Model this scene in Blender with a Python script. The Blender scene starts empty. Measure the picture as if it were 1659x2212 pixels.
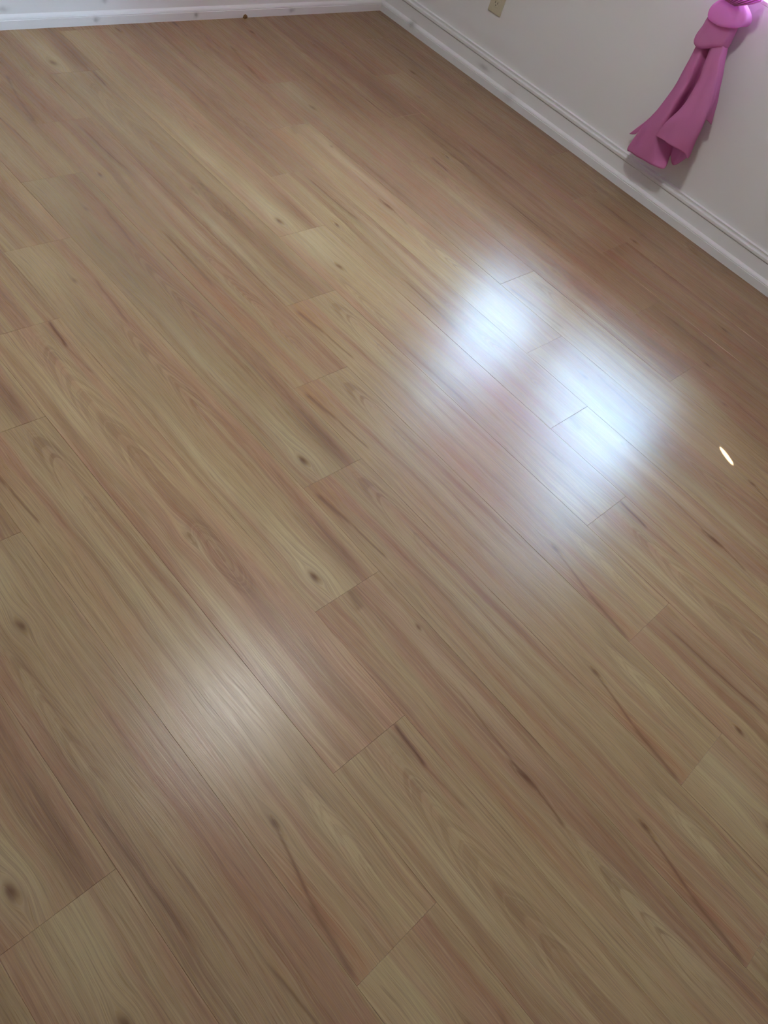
import bpy, bmesh, math, random
from mathutils import Vector, Matrix, noise as mnoise

# ------------------------------------------------------------------ camera
S = 1.35                                     # camera height in metres
FPX, W, H = 1669.8, 1659, 2212
RIGHT = Vector((0.65752791, 0.70363045, 0.26937194))
DOWN = Vector((0.6865975, -0.4123835, -0.5987685))
FWD = Vector((-0.3102272, 0.5786571, -0.75426457))
EYE = Vector((0, 0, S))
C = bpy.context.scene.collection
cam_data = bpy.data.cameras.new('camera')
cam = bpy.data.objects.new('camera', cam_data)
C.objects.link(cam)
cam_data.sensor_fit = 'VERTICAL'
cam_data.sensor_height = 36.0
cam_data.sensor_width = 27.0
cam_data.lens = FPX / H * 36.0
cam_data.clip_start = 0.02
M = Matrix((RIGHT, -DOWN, -FWD)).transposed().to_4x4()
M.translation = EYE
cam.matrix_world = M
bpy.context.scene.camera = cam

# ------------------------------------------------------------------ light and exposure
SKY = 50.0          # overcast sky seen through the window
LAMP = 124.0        # radiance of the ceiling lamp's glass
sc = bpy.context.scene
sc.view_settings.view_transform = 'Standard'
sc.view_settings.look = 'None'
sc.view_settings.exposure = 0.06
sc.view_settings.gamma = 1.0
sc.view_settings.use_curve_mapping = False
world = bpy.data.worlds.new('overcast_sky')
sc.world = world
world.use_nodes = True
bg = world.node_tree.nodes['Background']
bg.inputs[0].default_value = (0.46, 0.69, 1.0, 1)
bg.inputs[1].default_value = SKY

# room box (metres)
XB, XF = -2.816, 0.74          # back wall, front wall (behind the camera)
YL, YR = -0.52, 3.123          # left wall, right wall
ZC = 2.43
WX0, WX1, WZ0, WZ1 = -1.80, -0.54, 0.75, 1.98   # window opening in the right wall

# added narrow-beam lamp at the window, lays a light streak on the floor
def add_streak_light():
    src, dst = Vector((-0.645, 3.06, 0.93)), Vector((-0.157, 2.101, 0.0))
    l = bpy.data.lights.new('added_streak_light', 'AREA')
    l.shape = 'ELLIPSE'
    l.size, l.size_y = 0.056, 0.012
    l.spread = math.radians(0.35)
    l.energy = 0.026
    l.color = (1, 1, 1)
    o = bpy.data.objects.new('added_streak_light', l)
    C.objects.link(o)
    z = (src - dst).normalized()
    along = Vector((0.085, -0.035, 0))
    x = (along - z * along.dot(z)).normalized()
    y = z.cross(x)
    m = Matrix((x, y, z)).transposed().to_4x4()
    m.translation = src
    o.matrix_world = m
add_streak_light()

# ------------------------------------------------------------------ helpers
rng = random.Random(7)

def pt(px, py, d):
    """The point of the vertical plane d metres in front of the right wall that stands at a place of the photo."""
    w = RIGHT * ((px - W / 2) / FPX) + DOWN * ((py - H / 2) / FPX) + FWD
    return EYE + w * ((YR - d) / w.y)

def obj(name, bm, mat=None, parent=None, smooth=False):
    me = bpy.data.meshes.new(name)
    bmesh.ops.recalc_face_normals(bm, faces=bm.faces[:])
    bm.to_mesh(me)
    bm.free()
    if smooth:
        for p in me.polygons:
            p.use_smooth = True
    o = bpy.data.objects.new(name, me)
    C.objects.link(o)
    if mat:
        me.materials.append(mat)
    if parent:
        o.parent = parent
        o.matrix_parent_inverse = Matrix.Translation(-Vector(parent.location))
    return o

def thing(name, label, cat, loc):
    o = bpy.data.objects.new(name, None)
    o.empty_display_size = 0.05
    C.objects.link(o)
    o.location = loc
    o['label'] = label
    o['category'] = cat
    return o

def tag(o, label, cat):
    o['label'] = label
    o['category'] = cat
    return o

def structure(o):
    o['kind'] = 'structure'
    return o

def add_box(bm, lo, hi, bevel=0.0, seg=1):
    r = bmesh.ops.create_cube(bm, size=1.0)
    vs = r['verts']
    for v in vs:
        v.co = Vector([lo[i] + (v.co[i] + 0.5) * (hi[i] - lo[i]) for i in range(3)])
    if bevel:
        es = {e for v in vs for e in v.link_edges}
        bmesh.ops.bevel(bm, geom=list(es), offset=bevel, segments=seg, affect='EDGES', profile=0.5)
    return bm

def box(lo, hi, bevel=0.0, seg=1):
    return add_box(bmesh.new(), lo, hi, bevel, seg)

def add_lathe(bm, prof, n=32, cap=True):
    rings = []
    for r, z in prof:
        rings.append([bm.verts.new((r * math.cos(2 * math.pi * i / n), r * math.sin(2 * math.pi * i / n), z)) for i in range(n)])
    for a, b in zip(rings, rings[1:]):
        for i in range(n):
            bm.faces.new((a[i], a[(i + 1) % n], b[(i + 1) % n], b[i]))
    if cap:
        bm.faces.new(rings[0][::-1])
        bm.faces.new(rings[-1])
    return bm

def catmull(p, t):
    n = len(p) - 1
    x = min(max(t * n, 0), n - 1e-6)
    i = int(x)
    f = x - i
    a, b, c, d = p[max(i - 1, 0)], p[i], p[i + 1], p[min(i + 2, n)]
    return 0.5 * ((2 * b) + (c - a) * f + (2 * a - 5 * b + 4 * c - d) * f * f + (3 * b - a - 3 * c + d) * f ** 3)

def loft(bm, strands, ns, nt, close=False):
    """A smooth cloth sheet through strands, each a list of points from top to hem."""
    cols = []
    for i in range(ns + (0 if close else 1)):
        s = i / ns
        col = []
        for j in range(nt + 1):
            row = [catmull(st, j / nt) for st in strands]
            if close:
                row = row + row[:1]
            col.append(bm.verts.new(catmull(row, s)))
        cols.append(col)
    m = len(cols)
    for i in range(m if close else m - 1):
        a, b = cols[i], cols[(i + 1) % m]
        for j in range(nt):
            bm.faces.new((a[j], a[j + 1], b[j + 1], b[j]))
    return cols

# ------------------------------------------------------------------ shader expressions
class X:
    nt = None
    def __init__(self, s): self.s = s
    @staticmethod
    def put(inp, v):
        if isinstance(v, X): X.nt.links.new(v.s, inp)
        else: inp.default_value = v
    @staticmethod
    def m(op, *a, clamp=False):
        n = X.nt.nodes.new('ShaderNodeMath')
        n.operation = op
        n.use_clamp = clamp
        for i, v in enumerate(a): X.put(n.inputs[i], v)
        return X(n.outputs[0])
    def __add__(a, b): return X.m('ADD', a, b)
    def __radd__(a, b): return X.m('ADD', b, a)
    def __sub__(a, b): return X.m('SUBTRACT', a, b)
    def __rsub__(a, b): return X.m('SUBTRACT', b, a)
    def __mul__(a, b): return X.m('MULTIPLY', a, b)
    def __rmul__(a, b): return X.m('MULTIPLY', b, a)
    def __truediv__(a, b): return X.m('DIVIDE', a, b)

def ramp(x, a, b):
    n = X.nt.nodes.new('ShaderNodeMapRange')
    n.interpolation_type = 'SMOOTHSTEP'
    X.put(n.inputs[0], x)
    n.inputs[1].default_value, n.inputs[2].default_value = a, b
    n.inputs[3].default_value, n.inputs[4].default_value = 0, 1
    return X(n.outputs[0])

def vec(x, y, z):
    n = X.nt.nodes.new('ShaderNodeCombineXYZ')
    for i, v in enumerate((x, y, z)): X.put(n.inputs[i], v)
    return X(n.outputs[0])

def noise(v, scale=1.0, detail=2.0, rough=0.5, dist=0.0):
    n = X.nt.nodes.new('ShaderNodeTexNoise')
    X.put(n.inputs['Vector'], v)
    n.inputs['Scale'].default_value = scale
    n.inputs['Detail'].default_value = detail
    n.inputs['Roughness'].default_value = rough
    n.inputs['Distortion'].default_value = dist
    return X(n.outputs[0])

def mix(f, a, b, mode='MIX'):
    n = X.nt.nodes.new('ShaderNodeMix')
    n.data_type = 'RGBA'
    n.blend_type = mode
    X.put(n.inputs[0], f)
    X.put(n.inputs[6], a)
    X.put(n.inputs[7], b)
    return X(n.outputs[2])

def lin(r, g, b):
    f = lambda c: (c / 255 / 12.92) if c <= 10 else ((c / 255 + 0.055) / 1.055) ** 2.4
    return (f(r), f(g), f(b), 1)

def material(name):
    m = bpy.data.materials.new(name)
    m.use_nodes = True
    nt = m.node_tree
    nt.nodes.clear()
    X.nt = nt
    out = nt.nodes.new('ShaderNodeOutputMaterial')
    return m, out

def principled(out, color, rough, spec=0.5, bump=None, bump_strength=0.1, bump_dist=0.001, **kw):
    nt = X.nt
    p = nt.nodes.new('ShaderNodeBsdfPrincipled')
    X.put(p.inputs['Base Color'], color)
    X.put(p.inputs['Roughness'], rough)
    X.put(p.inputs['Specular IOR Level'], spec)
    for k, v in kw.items(): X.put(p.inputs[k], v)
    if bump is not None:
        b = nt.nodes.new('ShaderNodeBump')
        b.inputs['Strength'].default_value = bump_strength
        b.inputs['Distance'].default_value = bump_dist
        X.put(b.inputs['Height'], bump)
        nt.links.new(b.outputs[0], p.inputs['Normal'])
    nt.links.new(p.outputs[0], out.inputs[0])
    return p

def coords(kind='Object'):
    n = X.nt.nodes.new('ShaderNodeTexCoord')
    s = X.nt.nodes.new('ShaderNodeSeparateXYZ')
    X.nt.links.new(n.outputs[kind], s.inputs[0])
    return X(n.outputs[kind]), X(s.outputs[0]), X(s.outputs[1]), X(s.outputs[2])

# ------------------------------------------------------------------ floor laminate
PW = 0.1372 * S          # plank width
PL = 0.934 * S           # plank length
# printed decors of the laminate: features in plank coordinates (u along, v across, metres)
#  knot (u, v, ru, rv, darkness)   streak (u0, v0, u1, v1, halfwidth, darkness)
#  arch (u0, u1, v, halfwidth, direction)   oval (u, v, ru, rv)   tint (u, v, ru, rv, colour, amount)
RED, PALE, DARK = lin(156, 110, 86), lin(196, 174, 138), lin(120, 92, 70)
DECORS = {
 'a': dict(knot=[(0.99, 0.05, .018, .006, .7)],
           streak=[(0.03, .016, .14, .030, .006, .5), (.14, .030, .25, .038, .0035, .55), (1.0, .047, 1.12, .022, .0035, .5), (1.12, .020, 1.255, .004, .006, .5)],
           arch=[(.0, .30, .140, .045, -1), (.95, 1.20, .125, .03, -1)], oval=[],
           tint=[(.04, .03, .10, .03, RED, .55), (1.16, .022, .13, .016, RED, .6), (.45, .10, .2, .02, PALE, .3), (1.05, .12, .08, .02, PALE, .3), (.62, .04, .2, .02, RED, .3)]),
 'b': dict(knot=[(.70, .078, .02, .008, .35)],
           streak=[(0.0, .156, .10, .149, .004, .8), (.10, .149, .20, .155, .003, .35)],
           arch=[(.02, .60, .108, .05, -1)], oval=[(.77, .105, .11, .033)],
           tint=[(.05, .14, .05, .02, DARK, .3), (.95, .03, .25, .018, PALE, .5), (.3, .06, .25, .02, PALE, .3), (1.1, .13, .15, .02, DARK, .3)]),
 'c': dict(knot=[(1.195, .053, .020, .010, .8), (.16, .1, .012, .005, .5)],
           streak=[(.18, .15, .36, .135, .004, .4), (.9, .16, 1.25, .15, .006, .25)],
           arch=[(.35, .75, .12, .035, 1)], oval=[],
           tint=[(1.15, .06, .14, .03, PALE, .6), (1.18, .14, .12, .025, DARK, .45), (.45, .06, .3, .035, DARK, .3), (.06, .05, .12, .04, PALE, .3), (.8, .04, .2, .012, PALE, .5)]),
 'd': dict(knot=[(.152, .162, .010, .005, .6), (.51, .109, .024, .006, .8)],
           streak=[(.50, .115, .62, .10, .003, .5), (.30, .13, .5, .11, .0025, .35), (.0, .094, .05, .085, .010, .35)],
           arch=[(.62, .98, .10, .035, -1)], oval=[],
           tint=[(.06, .03, .12, .03, RED, .4), (.55, .05, .2, .03, RED, .35), (.85, .11, .2, .02, PALE, .3), (.3, .14, .2, .02, PALE, .35), (1.1, .06, .12, .05, RED, .3)]),
 'e': dict(knot=[(.184, .087, .016, .008, .7)],
           streak=[(.55, .02, .8, .03, .004, .4), (.9, .1, 1.1, .115, .003, .5)],
           arch=[(.20, .55, .048, .03, -1)], oval=[],
           tint=[(.05, .09, .12, .06, PALE, .5), (.7, .12, .3, .03, RED, .3), (.75, .02, .3, .02, DARK, .3), (1.1, .04, .15, .03, PALE, .3)]),
 'f': dict(knot=[(.29, .04, .014, .006, .8)],
           streak=[(.05, .12, .3, .13, .003, .5), (.6, .06, .85, .05, .005, .45)],
           arch=[(.70, 1.15, .11, .04, 1)], oval=[],
           tint=[(.2, .12, .25, .03, DARK, .35), (.9, .03, .3, .02, RED, .4), (.5, .15, .3, .015, PALE, .4)]),
}
ALB = 1.0
def gauss(x, y, rx, ry):
    a, b = x * (1 / rx), y * (1 / ry)
    return X.m('EXPONENT', (a * a + b * b) * -1.0)

def laminate(key, d):
    m, out = material('laminate_' + key)
    co, u, v, z = coords('Object')
    oi = X.nt.nodes.new('ShaderNodeObjectInfo')
    sep = X.nt.nodes.new('ShaderNodeSeparateColor')
    X.nt.links.new(oi.outputs['Color'], sep.inputs[0])
    tone, hue, seed = X(sep.outputs[0]), X(sep.outputs[1]), X(sep.outputs[2])
    sd = seed * 3.0 + (ord(key) * 1.7)
    # grain field: straight lines that wander, bulge round knots and close into arches
    F = v + (noise(vec(u * 2.2, v * 9.0, sd), 1.0, 2.0) - 0.5) * 0.034
    F = F + (noise(vec(u * 9.0, v * 40.0, sd), 1.0, 1.0) - 0.5) * 0.004
    for (ku, kv, ru, rv, k) in d['knot']:
        dv = v - kv
        F = F - X.m('TANH', dv * (1 / (rv * 1.2))) * (gauss(u - ku, dv, ru * 2.6, rv * 4) * (rv * 1.6))
    def lines(q):
        return ramp(noise(vec(q * 1.15, u * 0.9, sd), 1.0, 2.0, 0.6), .44, .60)
    line = lines(F * 95.0)
    figure = 0.0
    for (u0, u1, av, w, dr) in d['arch']:
        dv = F - av
        par = u * (dr * -28.0) + dv * dv * (28.0 * 0.24 / (w * w) * dr)
        par = par + (noise(vec(u * 5, v * 24, sd), 1.0, 2.0) - 0.5) * 2.0
        mk = ramp(u, u0 - .06, u0 + .06) * (1 - ramp(u, u1 - .12, u1 + .08)) * (1 - ramp(X.m('ABSOLUTE', dv), w * .55, w * 1.0))
        line = line + (lines(par) - line) * mk
        figure = mk * 0.20 + figure
    for (ou, ov, ru, rv) in d['oval']:
        a, b = (u - ou) * (1 / ru), (v - ov) * (1 / rv)
        q = X.m('SQRT', a * a + b * b)
        mk = 1 - ramp(q, .85, 1.25)
        line = line + (lines(q * 5.5 + (noise(vec(u * 9, v * 50, sd), 1.0, 2.0) - 0.5) * 1.5) - line) * mk
        figure = mk * 0.25 + figure
    fine = noise(vec(u * 5.0, F * 300.0, sd), 1.0, 3.0, 0.66)
    pore = noise(vec(u * 12.0, F * 640.0, sd + 4.0), 1.0, 2.0, 0.6)
    band = noise(vec(u * 0.9, F * 17.0, sd + 9.0), 1.0, 2.0, 0.5)
    band2 = noise(vec(u * 1.4, F * 26.0, sd + 17.0), 1.0, 1.0, 0.5)
    tan, pink, olive = lin(171, 143, 111), lin(166, 131, 105), lin(181, 156, 120)
    col = mix(ramp(band + hue - 0.5, .43, .57), tan, pink)
    col = mix(ramp(band2, .54, .66) * 0.5, col, olive)
    strip = noise(vec(u * 0.6, F * 21.0, sd + 31.0), 1.0, 2.0, 0.5)
    col = mix(ramp(strip, .55, .64) * 0.42, col, lin(134, 98, 77))
    for (tu, tv, ru, rv, c, k) in d['tint']:
        k = k * 1.15
        g = gauss(u - tu, F - tv, ru, rv)
        col = mix(X.m('MULTIPLY', g * k, 1.0, clamp=True), col, c)
    amp = ramp(noise(vec(u * 1.5, F * 20.0, sd + 2.0), 1.0, 1.0), .3, .7) * 0.22 + 0.05
    col = mix(line * (amp + figure), col, lin(118, 88, 68))
    col = mix(ramp(fine, .48, .64) * 0.28, col, lin(112, 86, 66))
    col = mix(ramp(fine, .50, .36) * 0.24, col, lin(208, 186, 154))
    col = mix(ramp(pore, .54, .66) * 0.26, col, lin(96, 72, 55))
    wob = (noise(vec(u * 16, v * 60, sd), 1.0, 2.0) - 0.5)
    for (u0, v0, u1, v1, hw, k) in d['streak']:
        L = u1 - u0
        t = (u - u0) * (1 / L)
        dv = v - (t * (v1 - v0) + v0) + wob * 0.006
        g = X.m('EXPONENT', (dv * dv) * (-1 / (hw * hw))) * ramp(t, -.10, .12) * (1 - ramp(t, .85, 1.1))
        col = mix(g * k, col, lin(98, 68, 52))
    for (ku, kv, ru, rv, k) in d['knot']:
        g = gauss(u - ku + wob * .02, v - kv + wob * .008, ru, rv)
        col = mix(g * k, col, lin(92, 58, 42))
    hsv = X.nt.nodes.new('ShaderNodeHueSaturation')
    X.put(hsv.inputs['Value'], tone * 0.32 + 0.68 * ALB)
    hsv.inputs['Saturation'].default_value = SAT
    X.put(hsv.inputs['Color'], col)
    rg = fine * 0.10 + FLOOR_ROUGH - 0.05
    principled(out, X(hsv.outputs[0]), rg, FLOOR_SPEC, bump=fine * 0.6 + pore * 0.6, bump_strength=0.32, bump_dist=0.0006)
    return m
SAT = 1.17
FLOOR_ROUGH = 0.275
FLOOR_SPEC = 0.29
LAM = {k: laminate(k, d) for k, d in DECORS.items()}

m, out = material('subfloor')
principled(out, lin(60, 45, 36), 0.9)
SUB = m

# ------------------------------------------------------------------ paint materials
def paint(name, base, rough, spots=(), scale=260.0, bump=0.12, spec=0.35):
    m, out = material(name)
    co, x, y, z = coords('Object')
    g = X.nt.nodes.new('ShaderNodeNewGeometry')
    sp = X.nt.nodes.new('ShaderNodeSeparateXYZ')
    X.nt.links.new(g.outputs['Position'], sp.inputs[0])
    x, y, z = X(sp.outputs[0]), X(sp.outputs[1]), X(sp.outputs[2])
    n = noise(co, 3.0, 3.0)
    col = mix(ramp(n, .35, .7) * 0.10, base, tuple(c * 0.86 for c in base[:3]) + (1,))
    w = (noise(co, 60.0, 2.0) - 0.5) * 0.012
    for (p, r, c, k) in spots:
        dx, dy, dz = x - p[0] + w, y - p[1] + w, z - p[2] + w
        q = X.m('EXPONENT', (dx * dx * (1 / r[0] ** 2) + dy * dy * (1 / r[1] ** 2) + dz * dz * (1 / r[2] ** 2)) * -1.0)
        col = mix(q * k, col, c)
    principled(out, col, rough, spec, bump=noise(co, scale, 2.0), bump_strength=bump, bump_dist=0.0008)
    return m
WALL_R = paint('wall_paint', lin(232, 230, 225), 0.55)
CEIL = paint('ceiling_paint', lin(236, 234, 230), 0.8)
SMUDGE = lin(128, 118, 108)
def on_shoe(px, py):
    return pt(px, py, 0.026)
def on_back(px, py, dd=0.026):
    w = RIGHT * ((px - W / 2) / FPX) + DOWN * ((py - H / 2) / FPX) + FWD
    return EYE + w * ((XB + dd) / w.x)
WALL_D = paint('wall_paint_low_bounce', lin(170, 163, 155), 0.55)  # unseen walls given a darker tone to cut bounce light on the near floor
TRIM_R = paint('trim_paint', lin(236, 234, 230), 0.42,
    spots=[(on_shoe(889, 52), (.02, .03, .014), SMUDGE, .55), (on_shoe(1041, 146), (.03, .03, .010), SMUDGE, .5),
           (on_shoe(1098, 208), (.03, .03, .02), SMUDGE, .25), (on_shoe(1322, 412), (.035, .03, .012), SMUDGE, .3),
           (on_shoe(1372, 440), (.03, .03, .010), SMUDGE, .3)], scale=120, bump=0.08)
TRIM_B = paint('trim_paint_back', lin(236, 232, 226), 0.42,
    spots=[(on_back(208, 42), (.03, .011, .009), SMUDGE, .5), (on_back(424, 32), (.03, .010, .009), SMUDGE, .65),
           (on_back(630, 22), (.03, .016, .009), SMUDGE, .5), (on_back(10, 25), (.03, .02, .009), SMUDGE, .4),
           (on_back(230, 4), (.03, .012, .010), SMUDGE, .5)], scale=120, bump=0.08)

# ------------------------------------------------------------------ room shell
T = 0.12
def wall(name, lo, hi, mat=WALL_R):
    return structure(obj(name, box(lo, hi), mat))
wall('wall_back', (XB - T, YL - T, -.1), (XB, YR + T, ZC + T))
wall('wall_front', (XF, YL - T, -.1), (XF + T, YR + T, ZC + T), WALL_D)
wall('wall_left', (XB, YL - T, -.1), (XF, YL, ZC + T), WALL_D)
bm = bmesh.new()                       # right wall with the window opening
add_box(bm, (XB, YR, -.1), (WX0, YR + T, ZC + T))
add_box(bm, (WX1, YR, -.1), (XF, YR + T, ZC + T))
add_box(bm, (WX0, YR, -.1), (WX1, YR + T, WZ0))
add_box(bm, (WX0, YR, WZ1), (WX1, YR + T, ZC + T))
structure(obj('wall_right', bm, WALL_R))
structure(obj('ceiling', box((XB, YL, ZC), (XF, YR, ZC + T)), CEIL))
PT = 0.008
floor = structure(obj('floor', box((XB, YL, -.1), (XF, YR, -PT)), SUB))

# ---- planks
JOINT = {-4: .35, -3: -.43, -2: -.197, -1: -.671, 0: .078, 1: -.124, 2: -.327, 3: -.523, 4: -.719, 5: .018, 6: -.18,
         7: -.384, 8: -.567, 9: -.77, 10: -.33, 11: -.53, 12: -.745, 13: -.02, 14: -.22}
ROW0 = 0.266
KNOWN = {(4, 0): 'a', (3, 0): 'a', (5, -1): 'a', (0, -1): 'a', (1, 0): 'b', (1, -1): 'b', (6, 0): 'b', (5, -2): 'b',
         (2, -1): 'c', (-2, -1): 'c', (2, 0): 'd', (-1, 0): 'e', (11, -1): 'f', (-2, 0): 'e', (3, -1): 'c', (4, -1): 'f',
         (0, 0): 'c', (-1, -1): 'd', (5, 0): 'f', (6, -1): 'e', (7, 0): 'd', (7, -1): 'f', (8, 0): 'c', (8, -1): 'd',
         (9, -1): 'e', (9, 0): 'a', (10, 0): 'c', (10, -1): 'b', (0, -2): 'c'}
TONE = {(3, -1): .25, (4, -1): .45, (2, -1): .6, (2, 0): .42, (3, 0): .42, (1, 0): .55, (0, -1): .4, (-2, 0): .28, (4, 0): .5,
        (1, -1): .8, (0, 0): .55, (-1, 0): .35, (6, -1): .7, (5, -1): .6, (-2, -1): .3, (-3, 0): .2, (-3, -1): .25, (0, -1): .6, (2, -2): .7, (4, -2): .4, (3, -2): .45}
GAP = 0.00006
mesh_cache = {}
def plank_mesh(x0, x1, y0, y1):
    key = tuple(round(c, 4) for c in (x0, x1, y0, y1))
    if key in mesh_cache: return mesh_cache[key]
    bm = bmesh.new()
    c = 0.0004
    lo = [bm.verts.new(p) for p in ((x0, y0, -PT), (x1, y0, -PT), (x1, y1, -PT), (x0, y1, -PT))]
    mid = [bm.verts.new((v.co.x, v.co.y, -c)) for v in lo]
    top = [bm.verts.new(p) for p in ((x0 + c, y0 + c, 0), (x1 - c, y0 + c, 0), (x1 - c, y1 - c, 0), (x0 + c, y1 - c, 0))]
    bm.faces.new(lo[::-1])
    bm.faces.new(top)
    for i in range(4):
        j = (i + 1) % 4
        bm.faces.new((lo[i], lo[j], mid[j], mid[i]))
        bm.faces.new((mid[i], mid[j], top[j], top[i]))
    me = bpy.data.meshes.new('plank')
    bm.to_mesh(me)
    bm.free()
    me.materials.append(None)
    mesh_cache[key] = me
    return me
XS, YS = XB + .012, YR - .012          # planks run under the baseboard, short of the wall
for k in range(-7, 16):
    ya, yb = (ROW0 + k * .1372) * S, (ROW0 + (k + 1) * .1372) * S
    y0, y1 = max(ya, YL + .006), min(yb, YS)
    if y1 - y0 < .01: continue
    j0 = JOINT.get(k, (rng.random() - .5) * .9)
    for n in range(-4, 4):
        xa, xb = (j0 + n * .934) * S, (j0 + (n + 1) * .934) * S
        x0, x1 = max(xa, XS), min(xb, XF - .006)
        if x1 - x0 < .01: continue
        g0 = GAP * (2 if k == 0 else 1.0)
        gt = GAP * (3 if k == -1 else 1.0)
        me = plank_mesh(x0 - xa + GAP, x1 - xa - GAP, y0 - ya + g0, y1 - ya - gt)
        o = bpy.data.objects.new('plank', me)
        C.objects.link(o)
        o.parent = floor
        o.location = (xa, ya, (rng.random() - .5) * .0003 + (0.0003 if k == -1 else 0))
        key = KNOWN.get((k, n)) or rng.choice('abcdef')
        o.material_slots[0].link = 'OBJECT'
        o.material_slots[0].material = LAM[key]
        o.color = (TONE.get((k, n), .3 + .4 * rng.random() - (.22 if k >= 11 else 0)), .42 + .16 * rng.random(), rng.random() if (k, n) not in KNOWN else 0.2, 1)  # shade under the window put into the tone of rows by the right wall

# ---- baseboards: shoe, flat, bead and cap in one run per wall
PROFILE = [(0, 0), (.026, 0), (.026, .0285), (.0235, .0295), (.0235, .0315), (.0250, .0325), (.0225, .0375), (.017, .0415), (.012, .0435), (.012, .0905), (.0095, .0915), (.0095, .0935),
           (.0155, .0945), (.017, .0975), (.017, .105), (.0155, .1075), (.0080, .109), (.0070, .1150), (.0105, .1165),
           (.0105, .1185), (.004, .1205), (0, .1210)]
def baseboard(name, a, b, inward, mat):
    bm = bmesh.new()
    ra = [bm.verts.new(a + inward * w + Vector((0, 0, z))) for w, z in PROFILE]
    rb = [bm.verts.new(b + inward * w + Vector((0, 0, z))) for w, z in PROFILE]
    n = len(PROFILE)
    for i in range(n):
        j = (i + 1) % n
        bm.faces.new((ra[i], ra[j], rb[j], rb[i]))
    bm.faces.new(ra)
    bm.faces.new(rb[::-1])
    return structure(obj(name, bm, mat))
baseboard('baseboard_right', Vector((XB, YR, 0)), Vector((XF, YR, 0)), Vector((0, -1, 0)), TRIM_R)
baseboard('baseboard_back', Vector((XB, YL, 0)), Vector((XB, YR - .026, 0)), Vector((1, 0, 0)), TRIM_B)
baseboard('baseboard_left', Vector((XB + .026, YL, 0)), Vector((XF - .026, YL, 0)), Vector((0, 1, 0)), TRIM_R)
baseboard('baseboard_front', Vector((XF, YL, 0)), Vector((XF, YR - .026, 0)), Vector((-1, 0, 0)), TRIM_R)

# ---- window
m, out = material('window_glass')
t = X.nt.nodes.new('ShaderNodeBsdfTransparent')
t.inputs[0].default_value = (.94, .97, .96, 1)
g = X.nt.nodes.new('ShaderNodeBsdfGlossy')
g.inputs['Roughness'].default_value = 0.02
fr = X.nt.nodes.new('ShaderNodeFresnel')
fr.inputs[0].default_value = 1.3
mx = X.nt.nodes.new('ShaderNodeMixShader')
X.nt.links.new(fr.outputs[0], mx.inputs[0])
X.nt.links.new(t.outputs[0], mx.inputs[1])
X.nt.links.new(g.outputs[0], mx.inputs[2])
X.nt.links.new(mx.outputs[0], out.inputs[0])
GLASS = m
m, out = material('window_vinyl')
principled(out, lin(232, 232, 230), 0.35)
VINYL = m
win = bpy.data.objects.new('window_1', None)
C.objects.link(win)
win.location = ((WX0 + WX1) / 2, YR + .08, WZ0)
structure(win)
bm = bmesh.new()
f = .035
add_box(bm, (WX0, YR + .06, WZ0), (WX0 + f, YR + .11, WZ1))
add_box(bm, (WX1 - f, YR + .06, WZ0), (WX1, YR + .11, WZ1))
add_box(bm, (WX0 + f, YR + .06, WZ0), (WX1 - f, YR + .11, WZ0 + f))
add_box(bm, (WX0 + f, YR + .06, WZ1 - f), (WX1 - f, YR + .11, WZ1))
obj('window_frame', bm, VINYL, win)
zm = (WZ0 + WZ1) / 2
obj('meeting_rail', box((WX0 + f, YR + .065, zm - .02), (WX1 - f, YR + .105, zm + .02), .003), VINYL, win)
for za, zb in ((WZ0 + f, zm - .02), (zm + .02, WZ1 - f)):
    obj('pane', box((WX0 + f, YR + .083, za), (WX1 - f, YR + .087, zb)), GLASS, win)
obj('window_sill', box((WX0, YR + .001, WZ0), (WX1, YR + .06, WZ0 + .012), .003, 2), TRIM_B, win)

# ------------------------------------------------------------------ ceiling lamp (above the frame, it lights the room)
m, out = material('opal_glass_lit')
e = X.nt.nodes.new('ShaderNodeEmission')
e.inputs[0].default_value = (0.97, 1.0, 1.0, 1)
e.inputs[1].default_value = LAMP
X.nt.links.new(e.outputs[0], out.inputs[0])
OPAL = m
m, out = material('brushed_nickel')
principled(out, lin(190, 186, 180), 0.3, Metallic=1.0)
NICKEL = m
lx, ly = -1.05, 1.32
lamp = thing('ceiling_lamp', 'round flush ceiling lamp with lit opal glass at the middle of the ceiling', 'lamp', (lx, ly, ZC))
def lathe_at(name, prof, mat, parent):
    bm = add_lathe(bmesh.new(), prof, 40)
    bmesh.ops.translate(bm, verts=bm.verts[:], vec=(lx, ly, ZC))
    return obj(name, bm, mat, parent, True)
lathe_at('lamp_base', [(.135, 0), (.14, -.005), (.14, -.020), (.124, -.027)], NICKEL, lamp)
lathe_at('lamp_shade', [(.124, -.027), (.119, -.043), (.100, -.062), (.07, -.076), (.035, -.083), (.008, -.085)], OPAL, lamp)
lathe_at('finial', [(.012, -.084), (.014, -.091), (.006, -.103), (.002, -.105)], NICKEL, lamp)

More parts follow.
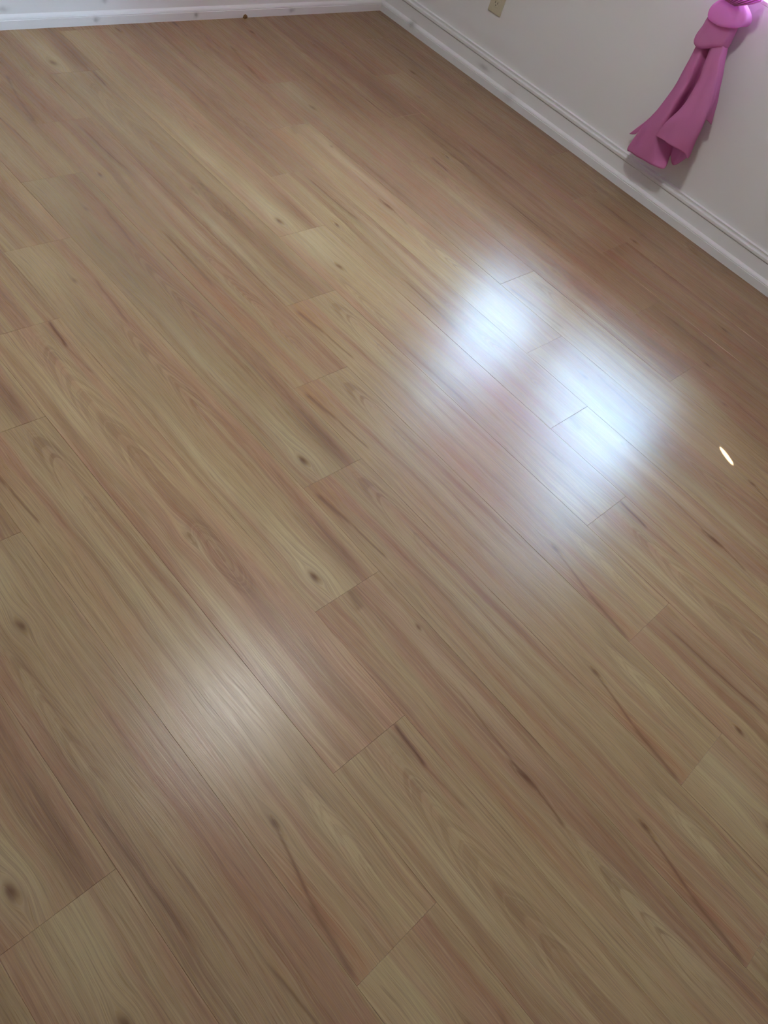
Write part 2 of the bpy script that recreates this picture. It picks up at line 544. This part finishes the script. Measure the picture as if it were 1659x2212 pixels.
# ------------------------------------------------------------------ wall outlet
m, out = material('ivory_plastic')
principled(out, lin(198, 190, 160), 0.38)
IVORY = m
m, out = material('outlet_slot_dark')
principled(out, lin(46, 40, 34), 0.7)
SLOT = m
cl, cr = pt(1053.5, 19.5, .004), pt(1079, 38.5, .004)
ox = (cl.x + cr.x) / 2
hw = (cr.x - cl.x) / 2
oz = (cl.z + cr.z) / 2
hh = hw * 1.63
outlet = thing('wall_outlet', 'ivory duplex wall outlet low on the right wall, near the corner', 'outlet', (ox, YR, oz + hh))
obj('cover_plate', box((ox - hw, YR - .006, oz), (ox + hw, YR + .001, oz + 2 * hh), .003, 2), IVORY, outlet)
for zc in (oz + hh - .0195, oz + hh + .0195):
    bm = bmesh.new()
    prof = []
    for i in range(24):
        a = 2 * math.pi * i / 24
        prof.append((.0172 * math.cos(a), max(-.0125, min(.0125, .0172 * math.sin(a)))))
    fr_ = [bm.verts.new((ox + x, YR - .0085, zc + z)) for x, z in prof]
    bk = [bm.verts.new((ox + x * 1.04, YR - .0055, zc + z * 1.04)) for x, z in prof]
    bm.faces.new(fr_)
    bm.faces.new(bk[::-1])
    for i in range(24):
        bm.faces.new((fr_[i], fr_[(i + 1) % 24], bk[(i + 1) % 24], bk[i]))
    r = obj('receptacle', bm, IVORY, outlet)
    for sx, hs in ((-.0064, .0046), (.0064, .0038)):
        s_ = obj('slot', box((ox + sx - .0012, YR - .0088, zc + .002 - hs), (ox + sx + .0012, YR - .0080, zc + .002 + hs)), SLOT, None)
        s_.parent = r
    bm = bmesh.new()
    bmesh.ops.create_cone(bm, cap_ends=True, segments=14, radius1=.0024, radius2=.0024, depth=.0008)
    bmesh.ops.rotate(bm, verts=bm.verts[:], cent=(0, 0, 0), matrix=Matrix.Rotation(math.pi / 2, 3, 'X'))
    bmesh.ops.translate(bm, verts=bm.verts[:], vec=(ox, YR - .0084, zc - .0075))
    s_ = obj('ground_hole', bm, SLOT, None)
    s_.parent = r
    for c_ in r.children: c_.matrix_parent_inverse = Matrix.Identity(4)
bm = bmesh.new()
bmesh.ops.create_uvsphere(bm, u_segments=14, v_segments=8, radius=.003)
for v_ in bm.verts: v_.co.y *= .4
bmesh.ops.translate(bm, verts=bm.verts[:], vec=(ox, YR - .006, oz + hh))
obj('screw', bm, NICKEL, outlet, True)
for r in outlet.children:
    for c_ in r.children:
        c_.matrix_parent_inverse = Matrix.Translation(-(Vector(outlet.location) * 0))

# ------------------------------------------------------------------ pink curtain
def cloth(name, diffuse, translucent, amount):
    m, out = material(name)
    co, x, y, z = coords('Object')
    n = noise(co, 9.0, 3.0)
    wv = noise(co, 900.0, 1.0)
    d = X.nt.nodes.new('ShaderNodeBsdfDiffuse')
    X.put(d.inputs['Color'], mix(ramp(n, .3, .7) * .22, diffuse, tuple(c * .8 for c in diffuse[:3]) + (1,)))
    t = X.nt.nodes.new('ShaderNodeBsdfTranslucent')
    t.inputs['Color'].default_value = translucent
    b = X.nt.nodes.new('ShaderNodeBump')
    b.inputs['Strength'].default_value = .35
    b.inputs['Distance'].default_value = .003
    X.put(b.inputs['Height'], noise(co, 38.0, 3.0) + wv * .1)
    X.nt.links.new(b.outputs[0], d.inputs['Normal'])
    mx = X.nt.nodes.new('ShaderNodeMixShader')
    mx.inputs[0].default_value = amount
    X.nt.links.new(d.outputs[0], mx.inputs[1])
    X.nt.links.new(t.outputs[0], mx.inputs[2])
    X.nt.links.new(mx.outputs[0], out.inputs[0])
    return m
PINK = cloth('pink_cotton', lin(234, 152, 194), lin(230, 168, 218), 0.44)
curtain = thing('pink_curtain', 'pink curtain tied in a big knot, its end hanging over the baseboard', 'curtain', (pt(1560, 40, .06).x, YR - .06, .66))

def solid(o, th=0.0016, sub=0):
    s = o.modifiers.new('thickness', 'SOLIDIFY')
    s.thickness = th
    s.offset = 0
    return o
P = lambda l: [pt(*q) for q in l]
under = [
 P([(1517, 86, .046), (1476, 168, .044), (1436, 222, .042), (1394, 262, .040), (1359, 289, .036)]),
 P([(1516, 86, .048), (1474, 168, .046), (1437, 222, .044), (1401, 262, .042), (1374, 289, .040)]),
 P([(1514, 86, .056), (1470, 168, .056), (1434, 222, .056), (1406, 252, .056), (1388, 272, .056)]),
 P([(1511, 87, .062), (1467, 170, .066), (1428, 228, .068), (1393, 270, .070), (1357, 319, .066)]),
 P([(1514, 88, .070), (1473, 174, .086), (1435, 232, .098), (1398, 282, .106), (1366, 331, .102)]),
 P([(1522, 90, .076), (1486, 176, .098), (1452, 236, .114), (1422, 292, .116), (1400, 352, .108)]),
 P([(1534, 92, .056), (1507, 170, .050), (1476, 228, .046), (1445, 290, .056), (1435, 364, .098)]),
 P([(1541, 93, .045), (1520, 170, .042), (1494, 232, .040), (1466, 290, .045), (1447, 336, .058)]),
 P([(1552, 93, .055), (1530, 170, .060), (1508, 235, .066), (1482, 300, .072), (1456, 357, .080)]),
 P([(1564, 92, .050), (1545, 170, .050), (1525, 235, .050), (1505, 290, .050), (1486, 338, .055)])]
over = [
 P([(1537, 92, .036), (1515, 168, .030), (1488, 224, .030), (1450, 264, .046), (1404, 289, .088)]),
 P([(1539, 92, .074), (1511, 169, .098), (1481, 222, .114), (1443, 262, .124), (1418, 294, .122)]),
 P([(1548, 92, .088), (1528, 170, .118), (1506, 226, .138), (1480, 276, .150), (1446, 311, .148)]),
 P([(1560, 92, .088), (1545, 170, .118), (1529, 230, .138), (1506, 285, .148), (1478, 331, .142)]),
 P([(1567, 91, .076), (1553, 168, .102), (1538, 224, .116), (1517, 272, .122), (1489, 338, .122)]),
 P([(1571, 91, .066), (1559, 160, .086), (1549, 205, .092), (1535, 240, .092), (1519, 262, .092)]),
 P([(1574, 90, .052), (1564, 150, .066), (1556, 190, .070), (1547, 230, .070), (1536, 270, .060)])]
bm = bmesh.new()
loft(bm, under, 56, 36)
loft(bm, over, 56, 36)
for v_ in bm.verts:                                   # soft creases in the cloth
    c_ = v_.co
    c_.y += .0022 * math.sin(c_.x * 90 + c_.z * 21) + .0016 * math.sin(c_.x * 47 - c_.z * 63)
solid(obj('hanging_end', bm, PINK, curtain, True))

def ring_tube(levels, wr, phase, n=64):
    """Cloth wound round: each level is (left px, right px, centre depth, half depth)."""
    bm = bmesh.new()
    rings = []
    for (l, r, dc, hd) in levels:
        a, b = pt(l[0], l[1], dc), pt(r[0], r[1], dc)
        c_, h_ = (a + b) / 2, (b - a) / 2
        row = []
        for i in range(n):
            t_ = 2 * math.pi * i / n
            k_ = 1 + wr * (math.sin(3 * t_ + phase + c_.z * 30) * .6 + math.sin(7 * t_ + c_.z * 55) * .4)
            ct, st = math.cos(t_), math.sin(t_)
            ct = math.copysign(abs(ct) ** .8, ct)
            st = math.copysign(abs(st) ** .62, st)
            row.append(bm.verts.new(c_ + h_ * ct * k_ + Vector((0, -hd * st * k_, .006 * math.sin(2 * t_ + phase)))))
        rings.append(row)
    for a, b in zip(rings, rings[1:]):
        for i in range(n):
            bm.faces.new((a[i], a[(i + 1) % n], b[(i + 1) % n], b[i]))
    bm.faces.new(rings[0])
    bm.faces.new(rings[-1][::-1])
    bm.normal_update()
    for v_ in bm.verts:                       # pulled folds run round the knot
        q_ = v_.co
        f_ = mnoise.noise(Vector((q_.x * 9 + phase, q_.y * 14, q_.z * 34 + q_.x * 16)))
        v_.co = q_ + v_.normal * (.0045 * f_ + .003 * mnoise.noise(q_ * 60))
    return bm
o = obj('knot_band', ring_tube([((1522, 99), (1560, 106), .058, .020), ((1509, 99), (1569, 107), .060, .034), ((1505, 92), (1572, 102), .060, .042),
    ((1505, 86), (1576, 95), .060, .043), ((1509, 74), (1581, 84), .060, .040), ((1517, 60), (1587, 70), .060, .038), ((1524, 48), (1591, 60), .060, .038),
    ((1531, 36), (1594, 50), .060, .036), ((1545, 25), (1592, 36), .06, .03)], .035, .4), PINK, curtain, True)
s = o.modifiers.new('round', 'SUBSURF'); s.levels = 1; s.render_levels = 1
o = obj('knot_loop', ring_tube([((1545, 45), (1600, 61), .060, .034), ((1533, 41), (1606, 62), .060, .046), ((1531, 37), (1613, 57), .060, .050),
    ((1533, 29), (1618, 48), .060, .048), ((1538, 20), (1617, 36), .060, .045), ((1545, 11), (1612, 24), .060, .042), ((1554, 3), (1606, 13), .060, .036),
    ((1566, -4), (1602, 3), .062, .030), ((1574, -12), (1598, -7), .064, .02)], .04, 1.9), PINK, curtain, True)
s = o.modifiers.new('round', 'SUBSURF'); s.levels = 1; s.render_levels = 1

# the panel above the knot, gathered below and spread along the rod above
RODZ = 2.06
kx, kz = pt(1586, -4, .066).x, pt(1586, -4, .066).z - .01
bm = bmesh.new()
NS, NT = 120, 44
cols = []
for i in range(NS + 1):
    s_ = i / NS * 2 - 1
    col = []
    for j in range(NT + 1):
        t_ = j / NT
        zz = kz + (RODZ - .005 - kz) * t_ ** 1.25
        sp_ = .030 + .50 * (1 - math.exp(-((zz - kz) / .52) ** 1.8))
        cx_ = kx + (-1.16 - kx) * min(1, (zz - kz) / .5)
        amp = .012 + .020 * min(1, (zz - kz) / .6)
        if t_ > .93: amp *= .6
        yy = YR - .062 - .035 * math.exp(-((zz - kz) / .15) ** 2) - amp * math.sin(s_ * 40 + .8 * math.sin(zz * 3 + s_ * 5))
        if s_ > 0: sp_ += .09 * min(1, (zz - kz) / .05) * math.exp(-((zz - kz) / .085) ** 2)
        col.append(bm.verts.new((cx_ + s_ * sp_, yy, zz)))
    cols.append(col)
for a, b in zip(cols, cols[1:]):
    for j in range(NT):
        bm.faces.new((a[j], a[j + 1], b[j + 1], b[j]))
o = obj('gathered_panel', bm, PINK, curtain, True)
solid(o, .0012)

rod = thing('curtain_rod', 'white curtain rod above the window carrying the pink curtain', 'curtain rod', (-1.16, YR - .07, RODZ + .012))
bm = bmesh.new()
bmesh.ops.create_cone(bm, cap_ends=True, segments=20, radius1=.010, radius2=.010, depth=1.5)
bmesh.ops.rotate(bm, verts=bm.verts[:], cent=(0, 0, 0), matrix=Matrix.Rotation(math.pi / 2, 3, 'Y'))
bmesh.ops.translate(bm, verts=bm.verts[:], vec=(-1.16, YR - .07, RODZ + .012))
obj('rod', bm, VINYL, rod, True)
for bx_ in (-1.86, -.46):
    obj('bracket', box((bx_ - .008, YR - .082, RODZ - .004), (bx_ + .008, YR + .001, RODZ + .004), .002), VINYL, rod)
    bm = bmesh.new()
    bmesh.ops.create_uvsphere(bm, u_segments=16, v_segments=10, radius=.018)
    bmesh.ops.translate(bm, verts=bm.verts[:], vec=(-1.16 + (.76 if bx_ > -1 else -.76), YR - .07, RODZ + .012))
    obj('finial', bm, VINYL, rod, True)

# ------------------------------------------------------------------ small brown lump at the back baseboard
m, out = material('brown_putty')
co, x, y, z = coords('Object')
principled(out, mix(noise(co, 180.0, 2.0), lin(110, 74, 34), lin(150, 112, 66)), 0.6)
PUTTY = m
c0 = on_back(528, 42)
c0.z = 0
bm = bmesh.new()
bmesh.ops.create_icosphere(bm, subdivisions=2, radius=1)
for v_ in bm.verts:
    q = v_.co.copy()
    k_ = 1 + .18 * math.sin(q.x * 5 + q.z * 7) + .12 * math.sin(q.y * 9)
    v_.co = Vector((c0.x + .003 + q.x * .006 * k_, c0.y + q.y * .011 * k_ * (1 - .25 * q.z), max(0, .005 + q.z * .009 * k_)))
tag(obj('putty_lump', bm, PUTTY, None, True), 'small brown lump stuck at the foot of the white back baseboard', 'putty')
